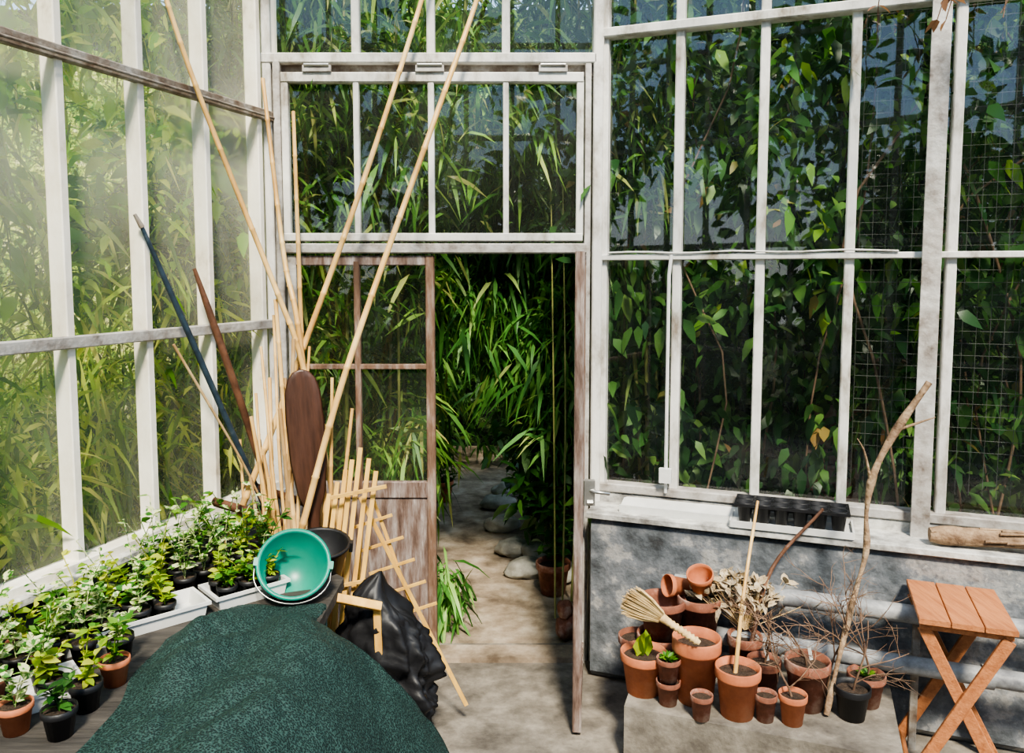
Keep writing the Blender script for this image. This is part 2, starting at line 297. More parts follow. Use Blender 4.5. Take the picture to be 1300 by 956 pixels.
# right glazing
w=empty('window_3'); mb=MB()
for l in (.015,.382,.768,1.154,1.562,1.945,2.33,2.71,3.1): mb.beam(RW(l,.0,.93),RW(l,.0,4.3),.042,.055,uR,M['paint'])
mb.beam(RW(1.475,.045,.80),RW(1.475,.045,4.3),.03,.09,uR,M['paint']); mb.beam(RW(1.475,.095,.80),RW(1.475,.095,4.3),.075,.012,uR,M['greyrail'])
mb.build('glazing_bars',parent=w); mb=MB()
mb.beam(RW(0,.01,.925),RW(3.4,.01,.925),.045,.08,Z,M['greyrail']); mb.beam(RW(0,.012,2.09),RW(3.4,.012,2.09),.028,.075,Z,M['paint']); mb.beam(RW(0,.012,3.18),RW(3.4,.012,3.18),.045,.08,Z,M['paint']); mb.beam(RW(0,0,4.3),RW(3.4,0,4.3),.08,.1,Z,M['paint'])
mb.tube([RW(.05+i*.1,.055,2.112+.004*math.sin(i*1.3)) for i in range(14)],.005,M['paint'],6)
mb.build('rails',parent=w)
quad('pane',[RW(0,-.02,.93),RW(3.4,-.02,.93),RW(3.4,-.02,4.3),RW(0,-.02,4.3)],M['glassR'],w)
mb=MB(); mb.tube([RW(.36,.05,2.1),RW(.352,.06,2.0),RW(.352,.06,1.05)],.009,M['whitep']); mb.box(RW(.352,.075,1.02),(.06,.035,.07),M['whitep'],Matrix.Rotation(-.358,3,'Z')); mb.tube([RW(.352,.06,.99),RW(.352,.06,.93)],.008,M['whitep']); mb.build('electrical_conduit')
mb=MB()
for x in np.arange(-4.2,4.3,.75): mb.beam((x,4.1,4.3),(x,-2.5,6.2),.05,.09,X,M['paint'])
for y in (3.0,1.4,-.4,-2.3): z=4.3+(4.1-y)*.288; mb.beam((-4.3,y,z),(4.3,y,z),.07,.07,Z,M['greyrail'])
mb.build('roof_frame')
mb=MB()
for l in np.arange(.1,3.6,.5): mb.beam(RW(l,-.12,4.0),RW(l+.25,-2.3,2.9),.05,.07,uR,M['rail'])
mb.build('neighbour_rafters')
mb=MB()
for x in np.arange(-4.2,4.3,.6): mb.beam((x,-2.6,0),(x,-2.6,6.2),.06,.08,X,M['rail'])
for z in (1.0,2.4,3.8,5.0): mb.beam((-4.3,-2.6,z),(4.3,-2.6,z),.07,.07,Z,M['rail'])
mb.build('rear_glazing_frame')
mb=MB(); 
for z,d,r_ in ((.60,.36,.038),(.40,.40,.038)):
    mb.tube([RW(.45,d,z),RW(3.2,d,z)],r_,M['pipe'],16)
    for l in (.9,1.7,2.5): mb.tube([RW(l-.02,d,z),RW(l+.02,d,z)],r_*1.25,M['pipe'],16)
for l in (.62,1.45,2.3): mb.beam(RW(l,.32,.0),RW(l,.32,.66),.03,.02,uR,M['rail'])
mb.build('heating_pipes')
# ------------------------------------------------------------ outside vegetation
def addcloud(name,mat,*a,**k):
    o=leafcloud(name,*a,mat,**k); return link(o)
def LWc(n,lo,hi): 
    c=toworld(LW,U(n,lo,hi)); ok=(c[:,1]<4.0)|(c[:,0]<-1.0); return c[ok]
def patchy(c,s,th): return c[np.array([noise.noise(V(p)*s)>th for p in c])]
addcloud('garden_shrub_foliage',L_sun,*clusters(patchy(LWc(2700,(-3.6,-1.7,1.8),(2.6,-.25,4.6)),1.3,-.1),9,.09,(.2,-.2,-.1),.8,(.06,.14),.48))
addcloud('garden_bamboo_foliage',L_bamY,*clusters(patchy(LWc(2700,(-3.6,-1.7,.3),(2.6,-.2,3.4)),1.5,-.08),8,.07,(.2,-.2,-.4),.55,(.13,.26),.11),droop=.35)
addcloud('garden_low_foliage',L_bamY,*clusters(LWc(900,(-3.6,-1.7,.2),(2.6,-.2,1.5)),8,.08,(.2,-.2,-.2),.7,(.1,.2),.14),droop=.35)
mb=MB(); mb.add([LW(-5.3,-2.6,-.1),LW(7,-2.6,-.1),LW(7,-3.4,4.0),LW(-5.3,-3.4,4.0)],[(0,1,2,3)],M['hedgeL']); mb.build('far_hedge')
def reg(n,lo,hi,pred=None):
    c=U(n,lo,hi)
    return c if pred is None else c[pred(c)]
c=np.concatenate([patchy(reg(2100,(-2.2,4.25,.4),(-.46,6.0,4.3)),1.6,-.15),patchy(reg(1900,(-1.3,4.25,2.3),(1.0,5.6,4.3)),1.6,-.10)])
addcloud('bamboo_foliage',L_bam,*clusters(c,8,.06,(.1,-.3,-.45),.5,(.14,.27),.105),droop=.4)
c=np.concatenate([reg(420,(.12,4.6,1.0),(.9,6.2,2.4)),reg(260,(-.22,4.8,1.3),(.3,6.0,2.5)),reg(50,(-.42,4.6,1.6),(-.15,5.4,2.4)),reg(22,(-.43,4.25,.1),(-.36,4.7,.4))])
addcloud('hanging_bamboo_foliage',L_bamG,*clusters(c,8,.06,(-.3,-.3,-.5),.5,(.14,.26),.11),droop=.45)
c=np.concatenate([reg(900,(-1.8,8.0,.2),(1.4,9.0,4.4)),reg(240,(-1.4,5.6,.2),(-.9,7.6,2.0))])
addcloud('deep_foliage',L_bamD,*clusters(c,8,.08,(-.1,-.4,-.2),.7,(.12,.24),.22),droop=.3)
c=np.concatenate([reg(340,(.16,4.9,.35),(.8,6.0,1.25)),reg(90,(.05,5.6,.3),(.45,7.0,1.0)),reg(200,(-1.5,5.2,.1),(-.84,7.3,1.2))])
addcloud('understory_foliage',L_dark,*clusters(c,8,.08,(-.2,-.4,.0),.8,(.08,.17),.42),droop=.3)
mb=MB()
for i in range(26):
    x=random.uniform(-1.6,-.5) if i<13 else random.uniform(.22,1.1); y=random.uniform(4.5,6.3); lean=random.gauss(0,.15)
    cane(mb,[(x,y,0),(x+lean*.3,y,1.6),(x+lean,y-.1,3.2),(x+lean*2.2,y-.2,4.3)],random.uniform(.008,.017),M['culm'],.3)
for x0,x1 in ((.25,.235),(.29,.30)): cane(mb,[(x0,4.4,0.03),(x1,4.38,1.2),(x1-.02,4.4,2.5)],.006,M['culm'],.25)
mb.build('bamboo_culms')
c=np.concatenate([patchy(toworld(RW,U(1500,(-.2,-.9,.8),(3.2,-.15,4.2))),1.9,.0),patchy(toworld(RW,U(2700,(-.2,-2.1,.3),(3.8,-.8,4.2))),1.5,-.14)])
addcloud('climbing_vine_foliage',L_vine,*clusters(c,8,.085,(-.1,-.3,-.6),.55,(.07,.14),.46),droop=.25)
c=toworld(RW,U(420,(1.2,-1.6,.9),(3.2,-.35,4.2))); addcloud('trailing_fern_foliage',L_vine,*clusters(c,9,.05,(0,-.2,-.9),.4,(.07,.13),.2),droop=.3)
c=patchy(toworld(RW,U(420,(.0,-1.0,1.8),(3.4,-.3,4.2))),1.7,.05); addcloud('upper_vine_foliage',L_grn,*clusters(c,7,.08,(-.1,-.3,-.5),.55,(.07,.12),.46))
mb=MB(); 
for i in range(26):
    l=random.uniform(0,3.2); d=-random.uniform(.15,1.6); pts=[RW(l+random.gauss(0,.06)*k,d,.0+k*.75) for k in range(6)]
    mb.tube(interp(pts,14),random.uniform(.004,.009),M['twig'],5)
mb.build('vine_stems')
mb=MB()
for i in range(34): mb.tube([RW(1.2+i*.055,-.13,1.0),RW(1.2+i*.055,-.13,4.2)],.0012,M['wire'],4,False)
for i in range(54): mb.tube([RW(1.2,-.13,1.2+i*.055),RW(3.1,-.13,1.2+i*.055)],.0012,M['wire'],4,False)
mb.build('wire_mesh')
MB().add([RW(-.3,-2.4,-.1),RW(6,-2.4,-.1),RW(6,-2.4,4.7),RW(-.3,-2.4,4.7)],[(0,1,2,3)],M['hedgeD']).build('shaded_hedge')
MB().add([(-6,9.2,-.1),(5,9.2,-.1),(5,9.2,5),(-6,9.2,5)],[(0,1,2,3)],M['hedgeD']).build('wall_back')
mb=MB()
for k in range(14):
    for j in range(2):
        mb.beam(RW(1.0+j*.13+(k%2)*.04,-1.0,.1+k*.085),RW(1.12+j*.13+(k%2)*.04,-1.0,.1+k*.085),.072,.12,Z,M['brick'])
mb.build('brick_pier')
c=U(5200,(-8,-6.0,0),(8,-4.0,8.0)); keep=np.array([noise.noise(V(p)*.55)+.16-max(0,(p[2]-2.4))*.13>-.05 for p in c]); addcloud('reflection_foliage',L_vine,*clusters(c[keep],8,.2,(0,0,0),.8,(.22,.42),.5))  # unseen foliage added behind the camera to shape reflections in the panes
def rock(name,loc,s,mat):
    import bmesh
    bm=bmesh.new(); bmesh.ops.create_icosphere(bm,subdivisions=3,radius=1)
    off=V((random.random()*9,random.random()*9,0))
    for v in bm.verts:
        k=1+.35*noise.noise(v.co*1.3+off)+.08*noise.noise(v.co*4+off); v.co=V((v.co.x*s[0]*k,v.co.y*s[1]*k,v.co.z*s[2]*k))
    me=bpy.data.meshes.new(name); bm.to_mesh(me); bm.free(); me.materials.append(mat)
    for p in me.polygons: p.use_smooth=True
    o=bpy.data.objects.new(name,me); o.location=loc; return link(o)
for x,y,s in ((.10,5.15,.14),(.32,5.05,.12),(.0,5.55,.13),(.20,5.45,.14),(-.08,6.1,.14),(-.12,6.7,.14),(-.04,7.1,.13),(-.78,5.8,.1),(-.75,6.4,.11),(.42,5.3,.1)):
    rock('border_stone',(x,y,s*.3),(s,s*.8,s*.5),M['stone'])
rock('loose_stone',(.30,4.2,.07),(.06,.06,.075),M['terra2'])
rock('loose_stone',(.29,4.19,.17),(.045,.045,.05),M['terra2'])
# ------------------------------------------------------------ bench with plants
mb=MB()
top=[(-1.86,1.3),(-.68,1.0),(-.68,3.1),(-1.05,3.5),(-1.34,3.5),(-1.56,2.75),(-1.80,1.95)]
n=len(top); vs=[(x,y,.78) for x,y in top]+[(x,y,.74) for x,y in top]
mb.add(vs,[tuple(range(n)),tuple(range(2*n-1,n-1,-1))]+[(i,n+i,n+(i+1)%n,(i+1)%n) for i in range(n)],M['plank'])
for x,y in ((-.75,1.1),(-.75,2.95),(-1.75,1.4),(-1.2,3.35)): mb.beam((x,y,0),(x,y,.74),.06,.06,X,M['plank'])
mb.build('potting_bench')
BZ=.781
def potprof(r,h): return [(0,0),(r*.68,0),(r*.90,h*.76),(r*.98,h*.77),(r,h*.80),(r,h),(r*.93,h),(r*.88,h*.84)]
def seedling(loc,kind,r=.042,h=.075,pm='black',big=1.0):
    mb=MB(); mb.lathe(potprof(r,h),M[pm],n=16); mb.disc(r*.9,h*.86,M['soil'],n=16)
    lm={'v':L_var,'g':L_grn,'y':L_yel,'d':L_dark}[kind]
    for st in range(random.randint(3,4)):
        a=random.uniform(0,6.28); ln=random.uniform(.06,.18)*(1.15 if kind=='v' else .9)*big; tip=V((math.cos(a)*ln*.4,math.sin(a)*ln*.4,h*.85+ln))
        pts=interp([(0,0,h*.84),(tip.x*.3,tip.y*.3,h*.84+ln*.5),tip],5); mb.tube(pts,.0018,lm,4)
        for k in range(random.randint(9,13)):
            p=pts[random.randint(1,5)]; q=random.uniform(0,6.28); up=random.uniform(-.1,.9)
            L=random.uniform(.028,.054); mb.leaf(p,(math.cos(q),math.sin(q),up),L,L*.52,lm,.2)
    return mb.build('potted_seedling',loc,(0,0,random.uniform(0,6)))
def inpoly(x,y,P):
    c=False; j=len(P)-1
    for i in range(len(P)):
        if (P[i][1]>y)!=(P[j][1]>y) and x<(P[j][0]-P[i][0])*(y-P[i][1])/(P[j][1]-P[i][1])+P[i][0]: c=not c
        j=i
    return c
tr_dir=V((.74,.67,0)); tr_n=V((.67,-.74,0)); ang=math.atan2(.67,.74)
poly=[(-1.50,2.47),(-1.14,2.98),(-1.0,3.10),(-1.02,3.36),(-1.30,3.38),(-1.52,2.72),(-1.74,2.1),(-1.74,1.85),(-1.50,1.95),(-1.46,2.22),(-1.36,2.34),(-1.30,2.44)]
for iy in range(20):
    for ix in range(9):
        x=-1.8+ix*.098+(iy%2)*.049; y=1.78+iy*.088
        if inpoly(x,y,poly):
            kd=random.choice('vvyvgyd')
            seedling((x+random.uniform(-.01,.01),y+random.uniform(-.01,.01),BZ),kd,pm=random.choice(['black','black','terra2']) if y<2.6 else 'black',big=1.45 if y>2.8 else 1.1)
for x,y,k,pm in ((-1.19,2.27,'g','terra'),(-1.25,2.42,'v','black'),(-1.47,2.05,'g','black'),(-1.20,2.13,'y','black'),(-1.33,2.02,'v','terra'),(-1.49,2.16,'v','terra2'),(-1.20,2.0,'d','black')):
    seedling((x,y,BZ),k,.045,.08,pm,big=.9)
def tray(c,ln,wd,name='white_plastic_tray'):
    mb=MB(); R=Matrix.Rotation(ang,4,'Z'); h=.055
    o=[(-ln/2,-wd/2),(ln/2,-wd/2),(ln/2,wd/2),(-ln/2,wd/2)]
    def ring(k,z): return [R@V((x*k,y*k,z)) for x,y in o]
    rs=[ring(.92,0),ring(1,h),ring(1.07,h),ring(1.07,h-.012)]; inn=[ring(.97,h),ring(.89,.006)]
    vs=sum(rs,[])+sum(inn,[]); fs=[(3,2,1,0)]
    for a in (0,1,2):
        for i in range(4): fs.append((a*4+i,a*4+(i+1)%4,(a+1)*4+(i+1)%4,(a+1)*4+i))
    for i in range(4): fs.append((4+i,4+(i+1)%4,16+(i+1)%4,16+i)); fs.append((16+i,16+(i+1)%4,20+(i+1)%4,20+i))
    fs.append((20,21,22,23)); mb.add(vs,fs,M['whitep'])
    mb.build(name,(c[0],c[1],BZ))
    k=int(ln/.085)
    for i in range(k):
        for j in (-.5,.5):
            p=V((c[0],c[1],BZ+.008))+tr_dir*((i-(k-1)/2)*.084)+tr_n*(j*.078)
            if random.random()<.9: seedling(p,random.choice('vvgyy'),.038,.07,big=.8)
tray((-1.02,2.92),.27,.165); tray((-1.245,2.71),.27,.165); tray((-1.42,2.53),.2,.165)
tray((-1.345,2.19),.16,.15)
# tarp
nu,nv=130,140; vs=[];fs=[]
for j in range(nv+1):
    for i in range(nu+1):
        u=i/nu; v=j/nv; y=1.05+v*1.76; xl=-1.14-.03*math.sin(v*9)+(0.0 if v<.85 else (v-.85)*.8)
        x=xl+(-.07-xl)*u
        t=max(0,(x+.74)/.64); z=.787-.77*min(1,t**1.7)
        fold=abs(noise.noise(V((x*2.2+y*1.2+.3*noise.noise(V((x*4,y*4,0))),y*1.1-x*.4,3))))*.07
        fold2=abs(noise.noise(V((x*6-y*2,y*2.6+x*1.5,7))))*.06+abs(noise.noise(V((x*11+y*5,y*6-x*3,17))))*.02+noise.noise(V((x*24,y*20,3)))*.004
        nz=.002+fold+fold2
        z+=nz*(1-.8*math.exp(-((x+.88)**2+(y-2.84)**2)/.06))*(1 if u>.1 else u*10)
        back=max(0,(v-.93)/.07); 
        if x>-.68: z-=back*.25
        if u<.02: z=.785
        vs.append((x+.02*noise.noise(V((y*5,z*5,2))),y+.04*noise.noise(V((x*5,2,z*4)))*min(1,t+.2),max(z,.012)))
for j in range(nv):
    for i in range(nu): a=j*(nu+1)+i; fs.append((a,a+1,a+nu+2,a+nu+1))
MB().add(vs,fs,M['tarp'],True).build('shade_net_tarp')
def bucket(name,loc,r,h,rot,mat,mi):
    mb=MB(); mb.lathe([(0,0),(r*.72,0),(r*.97,h*.93),(r*1.06,h*.93),(r*1.06,h),(r*.97,h),(r*.94,h*.96),(r*.69,.012),(0,.012)],mat,n=40)
    for s in (-1,1): mb.box((s*r*1.07,0,h*.9),(.015,.03,.04),mi)
    if mat is M['bucket']:
        pts=[V((r*1.09*math.cos(a),-.25*r-abs(math.sin(a))*r*.85,h*.85)) for a in np.linspace(0,math.pi,20)]; pts[0].y=0;pts[-1].y=0
        mb.tube(pts,.003,M['metal'],6)
    return mb.build(name,loc,rot)
bucket('green_bucket',(-.865,3.0,.815),.128,.19,(math.radians(52),math.radians(8),math.radians(14)),M['bucket'],M['bucket'])
bucket('black_bucket',(-.805,3.20,.74),.115,.17,(math.radians(12),math.radians(4),math.radians(10)),M['black'],M['black'])
def cobj(name,pts,r,mat,node=.22):
    mb=MB(); cane(mb,pts,r,mat,node); return mb.build(name)
cobj('bamboo_cane',[(-1.27,3.42,.80),(-1.0,3.58,1.55),(-.70,3.74,2.43),(-.43,3.86,3.30),(-.33,3.88,3.7)],.0155,M['cane'])
cobj('bamboo_cane',[(-1.02,3.22,.45),(-.895,3.3,.94),(-.72,3.42,1.6),(-.40,3.66,2.58),(-.165,3.84,3.30),(-.05,3.87,3.7)],.0165,M['cane'])
cobj('bamboo_cane',[(-.72,3.52,.02),(-.80,3.52,.9),(-.94,3.5,1.62),(-1.03,3.47,1.92),(-1.30,3.38,2.72),(-1.425,3.34,3.15),(-1.48,3.25,3.5)],.014,M['cane'])
cobj('bamboo_cane',[(-.82,3.6,.02),(-.96,3.58,1.65),(-1.06,3.68,2.1),(-1.18,3.82,2.93)],.0145,M['cane'])
cobj('bamboo_cane',[(-.98,3.75,.02),(-1.02,3.82,1.5),(-1.055,3.88,2.79)],.014,M['cane'])
mb=MB()
tops=[(300,560),(322,500),(330,440),(347,400),(352,520),(365,575),(402,600),(325,560),(372,430),(408,540),(445,520),(312,610),(385,575),(335,610),(420,480),(360,480),(392,440),(350,380),(340,480),(315,530),(330,580),(375,520)]
for i,(tx,ty) in enumerate(tops):
    y=3.42+.2*random.random(); x=(tx-650)/1000*y; z=2.0-(ty-350)/1000*y
    bx=-.88+random.uniform(-.16,.14)+.0006*(tx-360); cane(mb,[(bx,3.28+random.uniform(0,.25),.02),((bx+x)/2-.02,3.4,z*.5),(x,y,z)],random.uniform(.009,.0135),random.choice([M['cane'],M['cane2'],M['cane']]),.18)
mb.build('garden_stakes')
mb=MB()
for a,b_,r_ in (((-1.30,3.36,1.02),(-.98,3.62,.82),.02),((-1.20,3.5,1.06),(-.95,3.7,.9),.018)): mb.tube(interp([a,b_],5),r_,M['brownpole'],10)
for a,b_ in (((-1.1,3.53,.02),(-1.1,3.53,.89)),((-.98,3.68,.02),(-.98,3.68,.84))): mb.tube([a,b_],.018,M['brownpole'],8)
mb.build('wooden_posts')
mb=MB(); mb.tube(interp([(-1.462,3.14,2.19),(-1.142,3.55,.95),(-.90,3.83,.02)],14),[.008,.011]+[.013]*13,M['bluepole'],10); mb.tube([(-1.462,3.14,2.19),(-1.48,3.12,2.24)],[.011,.007],M['rail'],8); mb.build('blue_pole')
mb=MB(); mb.tube(interp([(-1.365,3.4,2.03),(-1.25,3.53,1.5),(-1.188,3.6,1.2),(-.94,3.85,.02)],12),[.008,.014]+[.017]*11,M['brownpole'],10); mb.build('brown_pole')
cobj('thin_cane',[(-1.38,3.2,1.72),(-1.2,3.42,1.2),(-1.1,3.5,.9)],.006,M['cane2'])
mb=MB(); prof=[(.0,.014),(.40,.015),(.85,.016),(.98,.03),(1.06,.06),(1.2,.078),(1.38,.082),(1.5,.076),(1.56,.06),(1.59,.035),(1.60,.01)]
vs=[];fs=[];K_=12
for z,wd in prof:
    th=.014 if z<.9 else .008
    for k in range(K_):
        q=2*math.pi*k/K_; vs.append((wd*math.cos(q),th*math.sin(q)+(.02*(z-1.2) if z>1 else 0),z))
for i in range(len(prof)-1):
    for k in range(K_): k2=(k+1)%K_; fs.append((i*K_+k,i*K_+k2,(i+1)*K_+k2,(i+1)*K_+k))
fs.append(tuple(range(K_-1,-1,-1))); fs.append(tuple((len(prof)-1)*K_+k for k in range(K_)))
mb.add(vs,fs,M['paddle'],True); mb.build('wooden_paddle',(-.79,3.32,.0),(math.radians(-4),math.radians(-3.5),math.radians(18)))
mb=MB()
for i in range(7):
    bx=-.88+.030*i; tx=-.79+i*.034; y=3.20+.012*(i%3); mb.beam((bx,y-.08,.10),(tx,y+.14,1.26-.05*abs(i-4)),.020,.011,X,M['trellis'])
for z in (.70,1.08): mb.beam((-.82+.1*(z-.6),3.19+.15*(z-.5),z-.02),(-.58+.1*(z-.6),3.19+.15*(z-.5),z+.03),.016,.009,Z,M['trellis'])
mb.build('wooden_trellis')
mb=MB()
a0=V((-.66,3.36,1.04)); dn=V((.30,0,-.62)).normalized(); ac=V((.90,0,.30)).normalized()
mb.beam(a0,a0+dn*1.05,.018,.010,X,M['trellis']); mb.beam(a0+V((.0,0.01,-.14)),a0+V((.0,.01,-.14))+V((-.06,0,-.8)),.016,.01,X,M['trellis'])
mb.beam(a0+V((.05,.012,.0)),a0+V((.22,.012,-.50)),.014,.009,X,M['trellis'])
for k in range(5):
    p=a0+dn*(.12+.11*k); mb.beam(p-ac*(.10+.01*k),p+ac*(.09),.013,.008,Z,M['trellis'])
mb.build('folding_trellis')
mb=MB(); mb.beam((-.70,2.98,.75),(-.52,3.03,.69),.035,.02,V((0,.5,.5)),M['trellis']); mb.beam((-.54,3.05,.68),(-.52,3.05,.02),.03,.02,X,M['trellis']);mb.build('wood_offcut')
nu,nv=72,54; vs=[];fs=[]
for j in range(nv+1):
    v=j/nv; z=.01+.77*v; rr=(.115+.03*math.sin(v*3.1))*(1 if v<.8 else max(.05,1-((v-.8)/.2)**2*.9))
    for i in range(nu):
        q=2*math.pi*i/nu; k=1+.40*noise.noise(V((math.cos(q)*1.5,math.sin(q)*1.5,v*4)))+.35*noise.noise(V((math.cos(q)*3,math.sin(q)*3,v*8)))+.30*abs(noise.noise(V((math.cos(q)*5,math.sin(q)*5,v*13))))
        vs.append((rr*1.15*k*math.cos(q)+.06*(1-v)-.03,rr*.75*k*math.sin(q),z-.16*max(0,math.cos(q))*v))
for j in range(nv):
    for i in range(nu): i2=(i+1)%nu; fs.append((j*nu+i,j*nu+i2,(j+1)*nu+i2,(j+1)*nu+i))
fs.append(tuple(nv*nu+i for i in range(nu)))
MB().add(vs,fs,M['black'],True).build('black_plastic_sack',(-.51,3.17,0))
# ------------------------------------------------------------ right side
mb=MB(); pl=[RW(.30,.24,0),RW(1.36,.24,0),RW(1.36,.86,0),RW(.33,.86,0)]
mb.add([p+Z*.25 for p in pl]+[p for p in pl],[(3,2,1,0),(0,1,5,4),(1,2,6,5),(2,3,7,6),(3,0,4,7)],M['floor']); mb.build('concrete_plinth')
SZ=.251
def pot(x,y,z,r,h,mt='terra',rot=(0,0,0),plant=None,name='terracotta_pot',soil=True):
    mb=MB(); mb.lathe([(0,0),(r*.70,0),(r*.90,h*.78),(r*.99,h*.79),(r,h*.82),(r,h*.985),(r*.98,h),(r*.93,h),(r*.90,h*.8),(r*.66,.012),(0,.012)],M[mt],n=36)
    if soil: mb.disc(r*.88,h*.84,M['soil'],wob=.006)
    if plant=='label':
        mb.box((r*.2,r*.3,h+.02),(.014,.002,.08),M['label'],Matrix.Rotation(-.2,3,'Y'))
    if plant=='succ':
        for k in range(22):
            q=k*2.4; mb.leaf((0,0,h*.85),(math.cos(q),math.sin(q),.4+k*.04),.05,.022,L_grn,.1)
    if plant=='leafy':
        for k in range(5): mb.leaf((random.uniform(-.03,.03),0,h*.85),(random.uniform(-.4,.4),random.uniform(-.4,.4),1),.12,.05,L_yel,.1)
    if plant=='bush':
        for k in range(60): mb.leaf((random.uniform(-.06,.06),random.uniform(-.06,.06),h*.9+random.random()*.4),(random.gauss(0,1),random.gauss(0,1),random.uniform(0,1)),.14,.055,L_dark,.3)
    return mb.build(name,(x,y,z),rot)
pot(.26,4.85,0,.11,.2,'terra2',plant='bush'); pot(-.62,6.9,0,.10,.18,'terra',plant='bush')
pot(.555,3.20,SZ,.098,.175,'terra',plant='leafy')
pot(.90,3.02,SZ,.090,.20,'terra')
pot(.76,3.13,SZ,.100,.27,'terra')
pot(.64,3.10,SZ,.050,.10,'terra2'); pot(.64,3.10,SZ+.095,.050,.10,'terra2',plant='succ')
pot(.665,3.38,SZ,.11,.17,'terra2'); pot(.665,3.38,SZ+.16,.105,.17,'terra2',soil=False)
pot(.83,3.38,SZ,.10,.15,'terra2'); pot(.83,3.38,SZ+.14,.098,.2,'terra2')
pot(.835,3.36,SZ+.375,.058,.10,'terra',(math.radians(25),math.radians(-14),0),soil=False)
pot(.78,3.43,SZ+.36,.05,.10,'terra',(math.radians(80),0,math.radians(-70)),soil=False)
pot(.56,3.40,SZ,.085,.15,'terra2'); pot(1.05,3.16,SZ,.07,.16,'terra2',plant='label'); pot(1.01,3.30,SZ,.075,.2,'terra2')
pot(1.0,2.98,SZ,.045,.11,'terra2'); pot(1.20,3.08,SZ,.09,.20,'terra2',plant='label'); pot(1.10,2.96,SZ,.055,.12,'terra'); pot(.75,2.99,SZ,.045,.10,'terra2')
pot(1.35,3.0,SZ,.07,.13,'black',name='black_plastic_pot')
pot(1.45,3.10,SZ,.075,.13,'terra2',plant='succ')
mb=MB(); h0=V((.745,3.02,.545)); f0=V((.60,3.07,.63)); f1=V((.47,3.10,.69)); ax=(f1-f0).normalized(); sd=V((.25,-.45,.85)); sd=(sd-ax*sd.dot(ax)).normalized()
mb.tube(interp([h0,h0.lerp(f0,.5),f0],10),[.010,.013,.012,.013,.012,.013,.012,.014,.015,.018,.020],M['straw'],10)
for k in range(9): 
    p=h0.lerp(f0,.1+.1*k); mb.tube([p-ax*.004,p+ax*.004],.0165,M['straw'],10)
for k in range(300):
    a=random.uniform(-1,1); s0=f0+sd*(a*.03)+V((0,random.uniform(-.01,.01),0)); ln=.15+random.uniform(-.02,.02); e=f0+ax*ln*(1-.15*a*a)+sd*(a*.085)+V((0,random.uniform(-.012,.012),0)); 
    mb.tube([s0,s0.lerp(e,.5)+sd*a*.008,e],[.0026,.0022,.0014],M['straw'],4)
mb.build('straw_hand_brush')
mb=MB(); c0=V((1.02,3.34,.45))
for k in range(120):
    a=random.gauss(0,.33); e=c0+V((a*.27-.02,random.gauss(0,.03),.22+random.uniform(-.05,.05)-abs(a)*.05)); mb.tube([c0,c0.lerp(e,.6)+V((a*.03,0,.01)),e],[.002,.002,.001],M['straw'],4)
    if k%2==0:
        for q in range(4): mb.leaf(e-V((0,0,.03)),(random.gauss(0,.6),random.gauss(0,.6),random.uniform(-.4,1)),.06,.035,M['burlap'],.2)
mb.build('dried_flower_bundle')
R20=Matrix.Rotation(-.358,3,'Z')
mb=MB(); mb.box(RW(.46,.13,.872),(.62,.13,.018),M['whitep'],R20@Matrix.Rotation(.22,3,'X')); mb.box(RW(.46,.19,.868),(.62,.012,.035),M['whitep'],R20); mb.build('white_board')
mb=MB(); c=RW(.94,.16,.852); Rm=Matrix.Translation(c)@Matrix.Rotation(-.358,4,'Z')
mb.box(c+V((0,0,.008)),(.52,.20,.012),M['whitep'],R20)
for s in (-1,1): mb.box(c+R20@V((0,s*.10,.02)),(.52,.008,.03),M['whitep'],R20); mb.box(c+R20@V((s*.26,0,.02)),(.008,.2,.03),M['whitep'],R20)
for i in range(6):
    for j in range(2):
        mb.lathe([(.0,0),(.024,0),(.036,.095),(.040,.095),(.040,.085)],M['black'],Rm@Matrix.Translation((-.2+i*.08,-.042+j*.084,.018)),16); mb.disc(.030,.075,M['soil'],Rm@Matrix.Translation((-.2+i*.08,-.042+j*.084,.018)),16)
for s in (-1,0,1): mb.box(c+R20@V((0,s*.084,.105)),(.49,.010,.012),M['black'],R20)
for i in range(7): mb.box(c+R20@V((-.24+i*.08,0,.105)),(.010,.17,.012),M['black'],R20)
mb.build('seed_tray')
mb=MB(); pts=interp([RW(1.50,.19,.895),RW(1.75,.17,.90),RW(2.1,.14,.905),RW(2.3,.12,.91)],16); mb.tube(pts,[.030,.04,.042,.038,.040]+[.036]*12,M['bark'],12)
for k in range(14):
    a=random.uniform(0,6.28); l=random.uniform(1.5,2.0); mb.tube([RW(l,.18+.035*math.cos(a),.9+.035*math.sin(a)),RW(l+.2,.165+.04*math.cos(a+.3),.9+.04*math.sin(a+.3))],[.008,.003],M['bark'],5)
mb.build('driftwood_log')
mb=MB(); bp_=[(1.25,3.0,.26),(1.29,3.03,.40),(1.375,3.08,.693),(1.43,3.1,.89),(1.425,3.1,1.05),(1.45,3.1,1.214),(1.54,3.12,1.38),(1.665,3.12,1.575)]
q=interp(bp_,28); mb.tube(q,[.011+.003*math.sin(i*1.1)+(.004 if i>18 else 0) for i in range(29)],M['bark'],9)
mb.tube(interp([q[19],(1.40,3.08,1.30),(1.36,3.06,1.36)],5),[.008,.006,.005,.004,.003,.002],M['bark'],6)
mb.tube(interp([q[24],(1.63,3.1,1.42),(1.68,3.09,1.44)],5),[.008,.006,.005,.004,.003,.002],M['bark'],6)
mb.build('dead_branch')
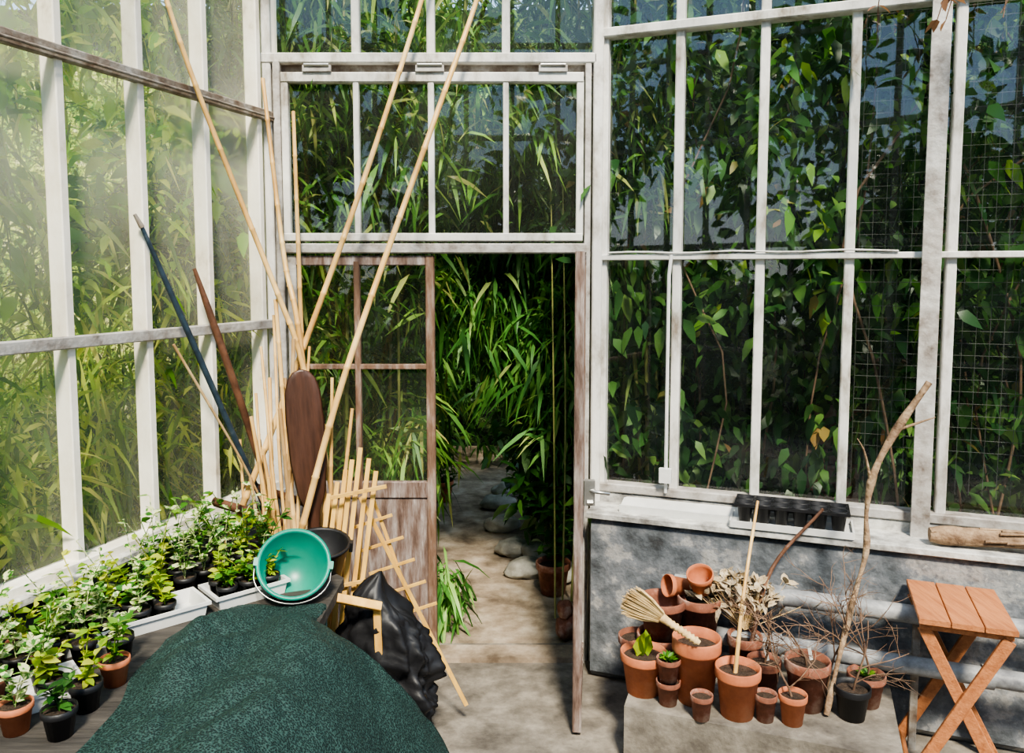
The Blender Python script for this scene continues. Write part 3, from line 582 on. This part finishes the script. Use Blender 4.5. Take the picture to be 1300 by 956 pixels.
def twigs(mb,p,d,ln,r,depth):
    pts=[p]; q=p.copy(); dd=d.normalized()
    for i in range(5):
        dd=(dd+V((random.gauss(0,.14),random.gauss(0,.14),random.gauss(0,.10)))).normalized(); q=q+dd*ln/5; pts.append(q.copy())
    mb.tube(pts,[r*(1-.12*i) for i in range(6)],M['twig'],5)
    if depth>0:
        for k in range(random.randint(3,4)):
            b_=pts[random.randint(1,5)]; nd=(dd+V((random.gauss(0,.65),random.gauss(0,.4),random.gauss(0,.45)))).normalized()
            twigs(mb,b_,nd,ln*.62,r*.6,depth-1)
for x,y,zb,d,s in ((1.20,3.08,.4,(-.1,-.1,1),.32),(1.35,3.0,.34,(.15,.0,1),.32),(1.10,2.96,.34,(-.3,0,1),.24),(1.45,3.10,.34,(.2,-.1,1),.32),(1.05,3.16,.38,(.2,-.1,1),.30),(1.30,3.14,.252,(.0,-.2,1),.36),(1.98,2.80,.0,(-.1,-.1,1),.36)):
    mb=MB(); twigs(mb,V((x,y,zb)),V(d),s,.0055,3); mb.build('bare_twig_shrub')
cobj('leaning_cane',[(.89,3.02,.42),(.94,3.1,.72),(1.06,3.33,1.03)],.009,M['cane'],.12)
cobj('leaning_cane',[(1.02,3.25,.42),(1.14,3.36,.72),(1.36,3.37,.985)],.010,M['brownpole'],.2)
mb=MB(); lc=1.575; ztop=.70
for k in range(3):
    l=lc+(k-1)*.110; mb.beam(RW(l,.255,ztop),RW(l,.67,ztop),.106,.020,uR,M['stool'])
for d in (.30,.63): mb.beam(RW(lc-.155,d,ztop-.028),RW(lc+.155,d,ztop-.028),.03,.025,nR,M['stool'])
for d in (.285,.62):
    mb.beam(RW(lc-.14,d,ztop-.04),RW(lc+.19,d,.0),.045,.018,uR,M['stool'])
    mb.beam(RW(lc+.14,d+.022,ztop-.04),RW(lc-.19,d+.022,.0),.045,.018,uR,M['stool'])
for s in (-1,1): mb.tube([RW(lc+s*.165,.28,.06),RW(lc+s*.165,.64,.06)],.011,M['stool'],10)
mb.build('wooden_folding_stool')
mb=MB(); 
for k in range(5):
    p=RW(1.2+k*.12,.35,3.5); pts=[p]
    for i in range(6): p=p+V((random.gauss(0,.03),random.gauss(0,.03),-.085)); pts.append(p.copy())
    mb.tube(pts,.0022,M['twig'],4)
    for i in range(5): mb.leaf(pts[random.randint(3,6)],(random.gauss(0,1),random.gauss(0,.5),-.6),.055,.03,L_dry,.2)
mb.tube([RW(.9,.35,3.52),RW(2.0,.35,3.5)],.003,M['twig'],4); mb.tube([RW(.9,.35,3.52),RW(.9,.02,3.6)],.003,M['twig'],4); mb.tube([RW(1.99,.35,3.5),RW(1.99,.02,3.6)],.003,M['twig'],4)
mb.build('dry_hanging_vine')
# ------------------------------------------------------------ light
w=bpy.data.worlds.new('sky'); scene.world=w; w.use_nodes=True; nt=w.node_tree; bg=nt.nodes['Background']
tc=nt.nodes.new('ShaderNodeTexCoord'); sx=nt.nodes.new('ShaderNodeSeparateXYZ'); nt.links.new(tc.outputs['Generated'],sx.inputs[0])
r=ramp(nt,sx.outputs['Z'],[(0,(.84,.88,.86)),(.2,(.45,.68,1.0)),(1,(.58,.72,.95))]); nt.links.new(r.outputs[0],bg.inputs[0]); bg.inputs[1].default_value=2.1
s=bpy.data.lights.new('sun','SUN'); s.energy=10.5; s.angle=math.radians(9); s.color=(1,.92,.76)
so=bpy.data.objects.new('sun',s); link(so); so.rotation_euler=V((-.10,.64,-.78)).to_track_quat('-Z','Y').to_euler()
cam=bpy.data.cameras.new('camera'); cam.sensor_width=36; cam.lens=27.7; cam.shift_y=-.0346; cam.clip_start=.05
co=bpy.data.objects.new('camera',cam); co.location=(0,0,2.0); co.rotation_euler=(math.radians(90-4.75),0,0); link(co); scene.camera=co
